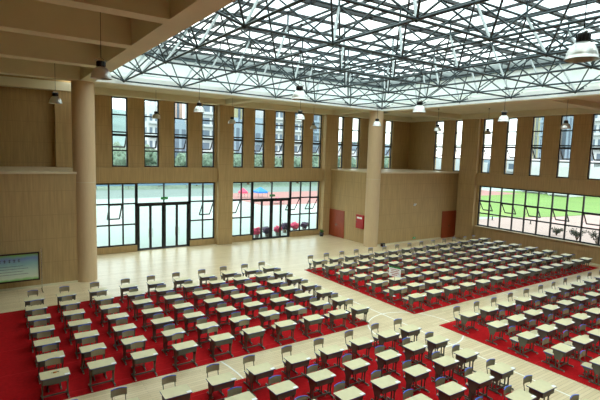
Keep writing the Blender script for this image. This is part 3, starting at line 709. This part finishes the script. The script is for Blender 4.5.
atower(311, 325, 20, 'towerblue', 'bands', 'blue-grey banded tower by the alcove pilaster')
atower(335, 356, 8, 'tower', 'bands', 'low white block seen over the alcove ledge')
atower(357, 400, 9.5, 'towerblue', 'bands', 'low grey block behind the round alcove column', 118)
# hill behind
m = MB(); nx, ny = 40, 8; vs = []
for j in range(ny+1):
    for i in range(nx+1):
        x = -60+i*8.5; y = 200+j*20; hh = 42*math.sin(PI*min(1, j/ny*1.3)*.5)*(.7+.5*noise.noise(Vector((x*.012, 3, 0)))) * (1 if x < 120 else .5)
        vs.append((x, y, max(0, hh+2*noise.noise(Vector((x*.08, y*.08, 0))))-.3))
m.add(vs, [(j*(nx+1)+i, j*(nx+1)+i+1, (j+1)*(nx+1)+i+1, (j+1)*(nx+1)+i) for j in range(ny) for i in range(nx)], 'hill', True); struct(m.build('hill'))
# lush trees just behind the first upper windows
for i, (x, y, h, r) in enumerate([(22, 99, 6.2, 3.6), (28.2, 100, 5.2, 3.1), (35, 100, 4.0, 3.0), (42.3, 100, 4.6, 3.5), (49, 100, 4.2, 3.5), (57, 100, 4.6, 3.5), (64, 100, 4.2, 3.4), (71.5, 100, 4.2, 3.4)]):
    tree(x, y, h+1.5, r, 'hazeleaf', 'tall tree at the foot of the towers, %s from the column side' % ORD[i], seed=50+i, group='trees at the foot of the towers')

# ------------------------------------------------------------------ outside, field side
struct(MB().box(34.8, 220, -80, 32.08, -.3, -.09, 'track').box(120, 220, 32.08, 79, -.3, -.09, 'track').build('ground'))
m = MB(); pts = []
cx, cy, ra, rb = 62, 62, 30, 33.6
for i in range(72):
    a = 2*PI*i/72; c_, s_ = math.cos(a), math.sin(a); e = 2/2.6
    pts.append((75+31*abs(c_)**e*(1 if c_ > 0 else -1), 44+15.5*abs(s_)**e*(1 if s_ > 0 else -1)))
m.prism(pts, 'z', -.09, -.05, 'lawn'); struct(m.build('field'))
def shrub(x, y, h, r, label, seed):
    o = empty('shrub', (x, y, -.09)); tag(o, label, 'shrub', 'shrubs outside the field windows'); rnd = random.Random(seed)
    st = MB(); lf = MB()
    for q in range(16):
        a = rnd.random()*2*PI; d = rnd.uniform(.2, 1)*r; hh = h*rnd.uniform(.55, 1); tip = Vector((math.cos(a)*d, math.sin(a)*d, hh)); mid = Vector((math.cos(a)*d*.35, math.sin(a)*d*.35, hh*.55))
        st.path([(0, 0, 0), mid, tip], .018, 'bark', 4)
        for l in range(22):
            p = mid.lerp(tip, rnd.uniform(.2, 1.1))+Vector((rnd.gauss(0, .09), rnd.gauss(0, .09), rnd.gauss(0, .08))); p.z = max(p.z, .03)
            u_ = Vector((rnd.gauss(0, 1), rnd.gauss(0, 1), rnd.gauss(0, 1))).normalized(); v_ = u_.cross(Vector((rnd.gauss(0, 1), rnd.gauss(0, 1), .3))).normalized(); k_ = rnd.uniform(.05, .1)
            lf.add([p-u_*k_, p-v_*k_*.5, p+u_*k_, p+v_*k_*.5], [(0, 1, 2, 3)], 'shrubleaf')
    st.build('stems', o, fix=False); lf.build('foliage', o, fix=False)
for i, (x, y, h, r) in enumerate([(43.4, 19.6, 1.15, .9), (44.6, 22.0, .7, .6), (42.6, 17.6, 1.35, 1.1), (43.0, 15.2, 1.2, 1.0)]):
    shrub(x, y, h, r, ['dark leafy shrub outside the field windows, between the smallest and the broadest', 'smallest dark leafy shrub outside the field windows', 'broadest dark leafy shrub outside the last field windows', 'dark leafy shrub outside the field windows, cut by the picture edge'][i], 80+i)
for i, (x, y) in enumerate([(48.0, 31.0), (49.5, 27.3)]):
    o = empty('bollard', (x, y, -.09)); tag(o, ['dark bollard on pale paving outside, nearer the pilaster', 'dark bollard on pale paving outside, further from the pilaster'][i], 'bollard')
    MB().lathe([(.06, 0), (.055, .4), (.07, .42), (.04, .5), (.001, .52)], 'blackplastic', 12).build('post', o); MB().lathe([(.16, 0), (.16, .04), (.1, .05)], 'pot', 12).build('base', o)
def btower(u0, u1, z1, k, style, label, X=110.):
    def Yq(u):
        d = _f*F_PX+_r2*(u-300)+_u2*(200-150); return d.y/d.x*X
    y0, y1 = Yq(u1), Yq(u0); tower(X, (y0+y1)/2, y1-y0, 12, z1, k, label, style, rz=-PI/2)
btower(538, 548, 20, 'towerblue', 'bands', 'tall blue tower in the fifth upper field-side window')
btower(532, 538.5, 23, 'yellowstone', 'plain', 'narrow pale yellow tower against the blue tower', 118)
btower(565, 576, 18.5, 'towerblue', 'plain', 'blue slab tower behind the sixth upper field-side window', 112)
btower(583, 612, 20.5, 'tower', 'bands', 'white balconied tower at the last field-side window')
btower(501, 519, 6.2, 'tower', 'bands', 'low white building seen at the foot of the fourth upper field-side window', 124)
btower(525, 548, 6.0, 'tower', 'bands', 'low grey building below the blue tower', 95)
btower(552, 574, 5.9, 'tower', 'bands', 'low white building below the blue slab tower', 93)
btower(474, 497, 5.5, 'towerblue', 'bands', 'low grey-blue building by the wide corner pilaster', 140)
btower(430, 466, 5.6, 'tower', 'bands', 'low white building seen through the first two upper field-side windows', 126)
bpy.context.view_layer.update()
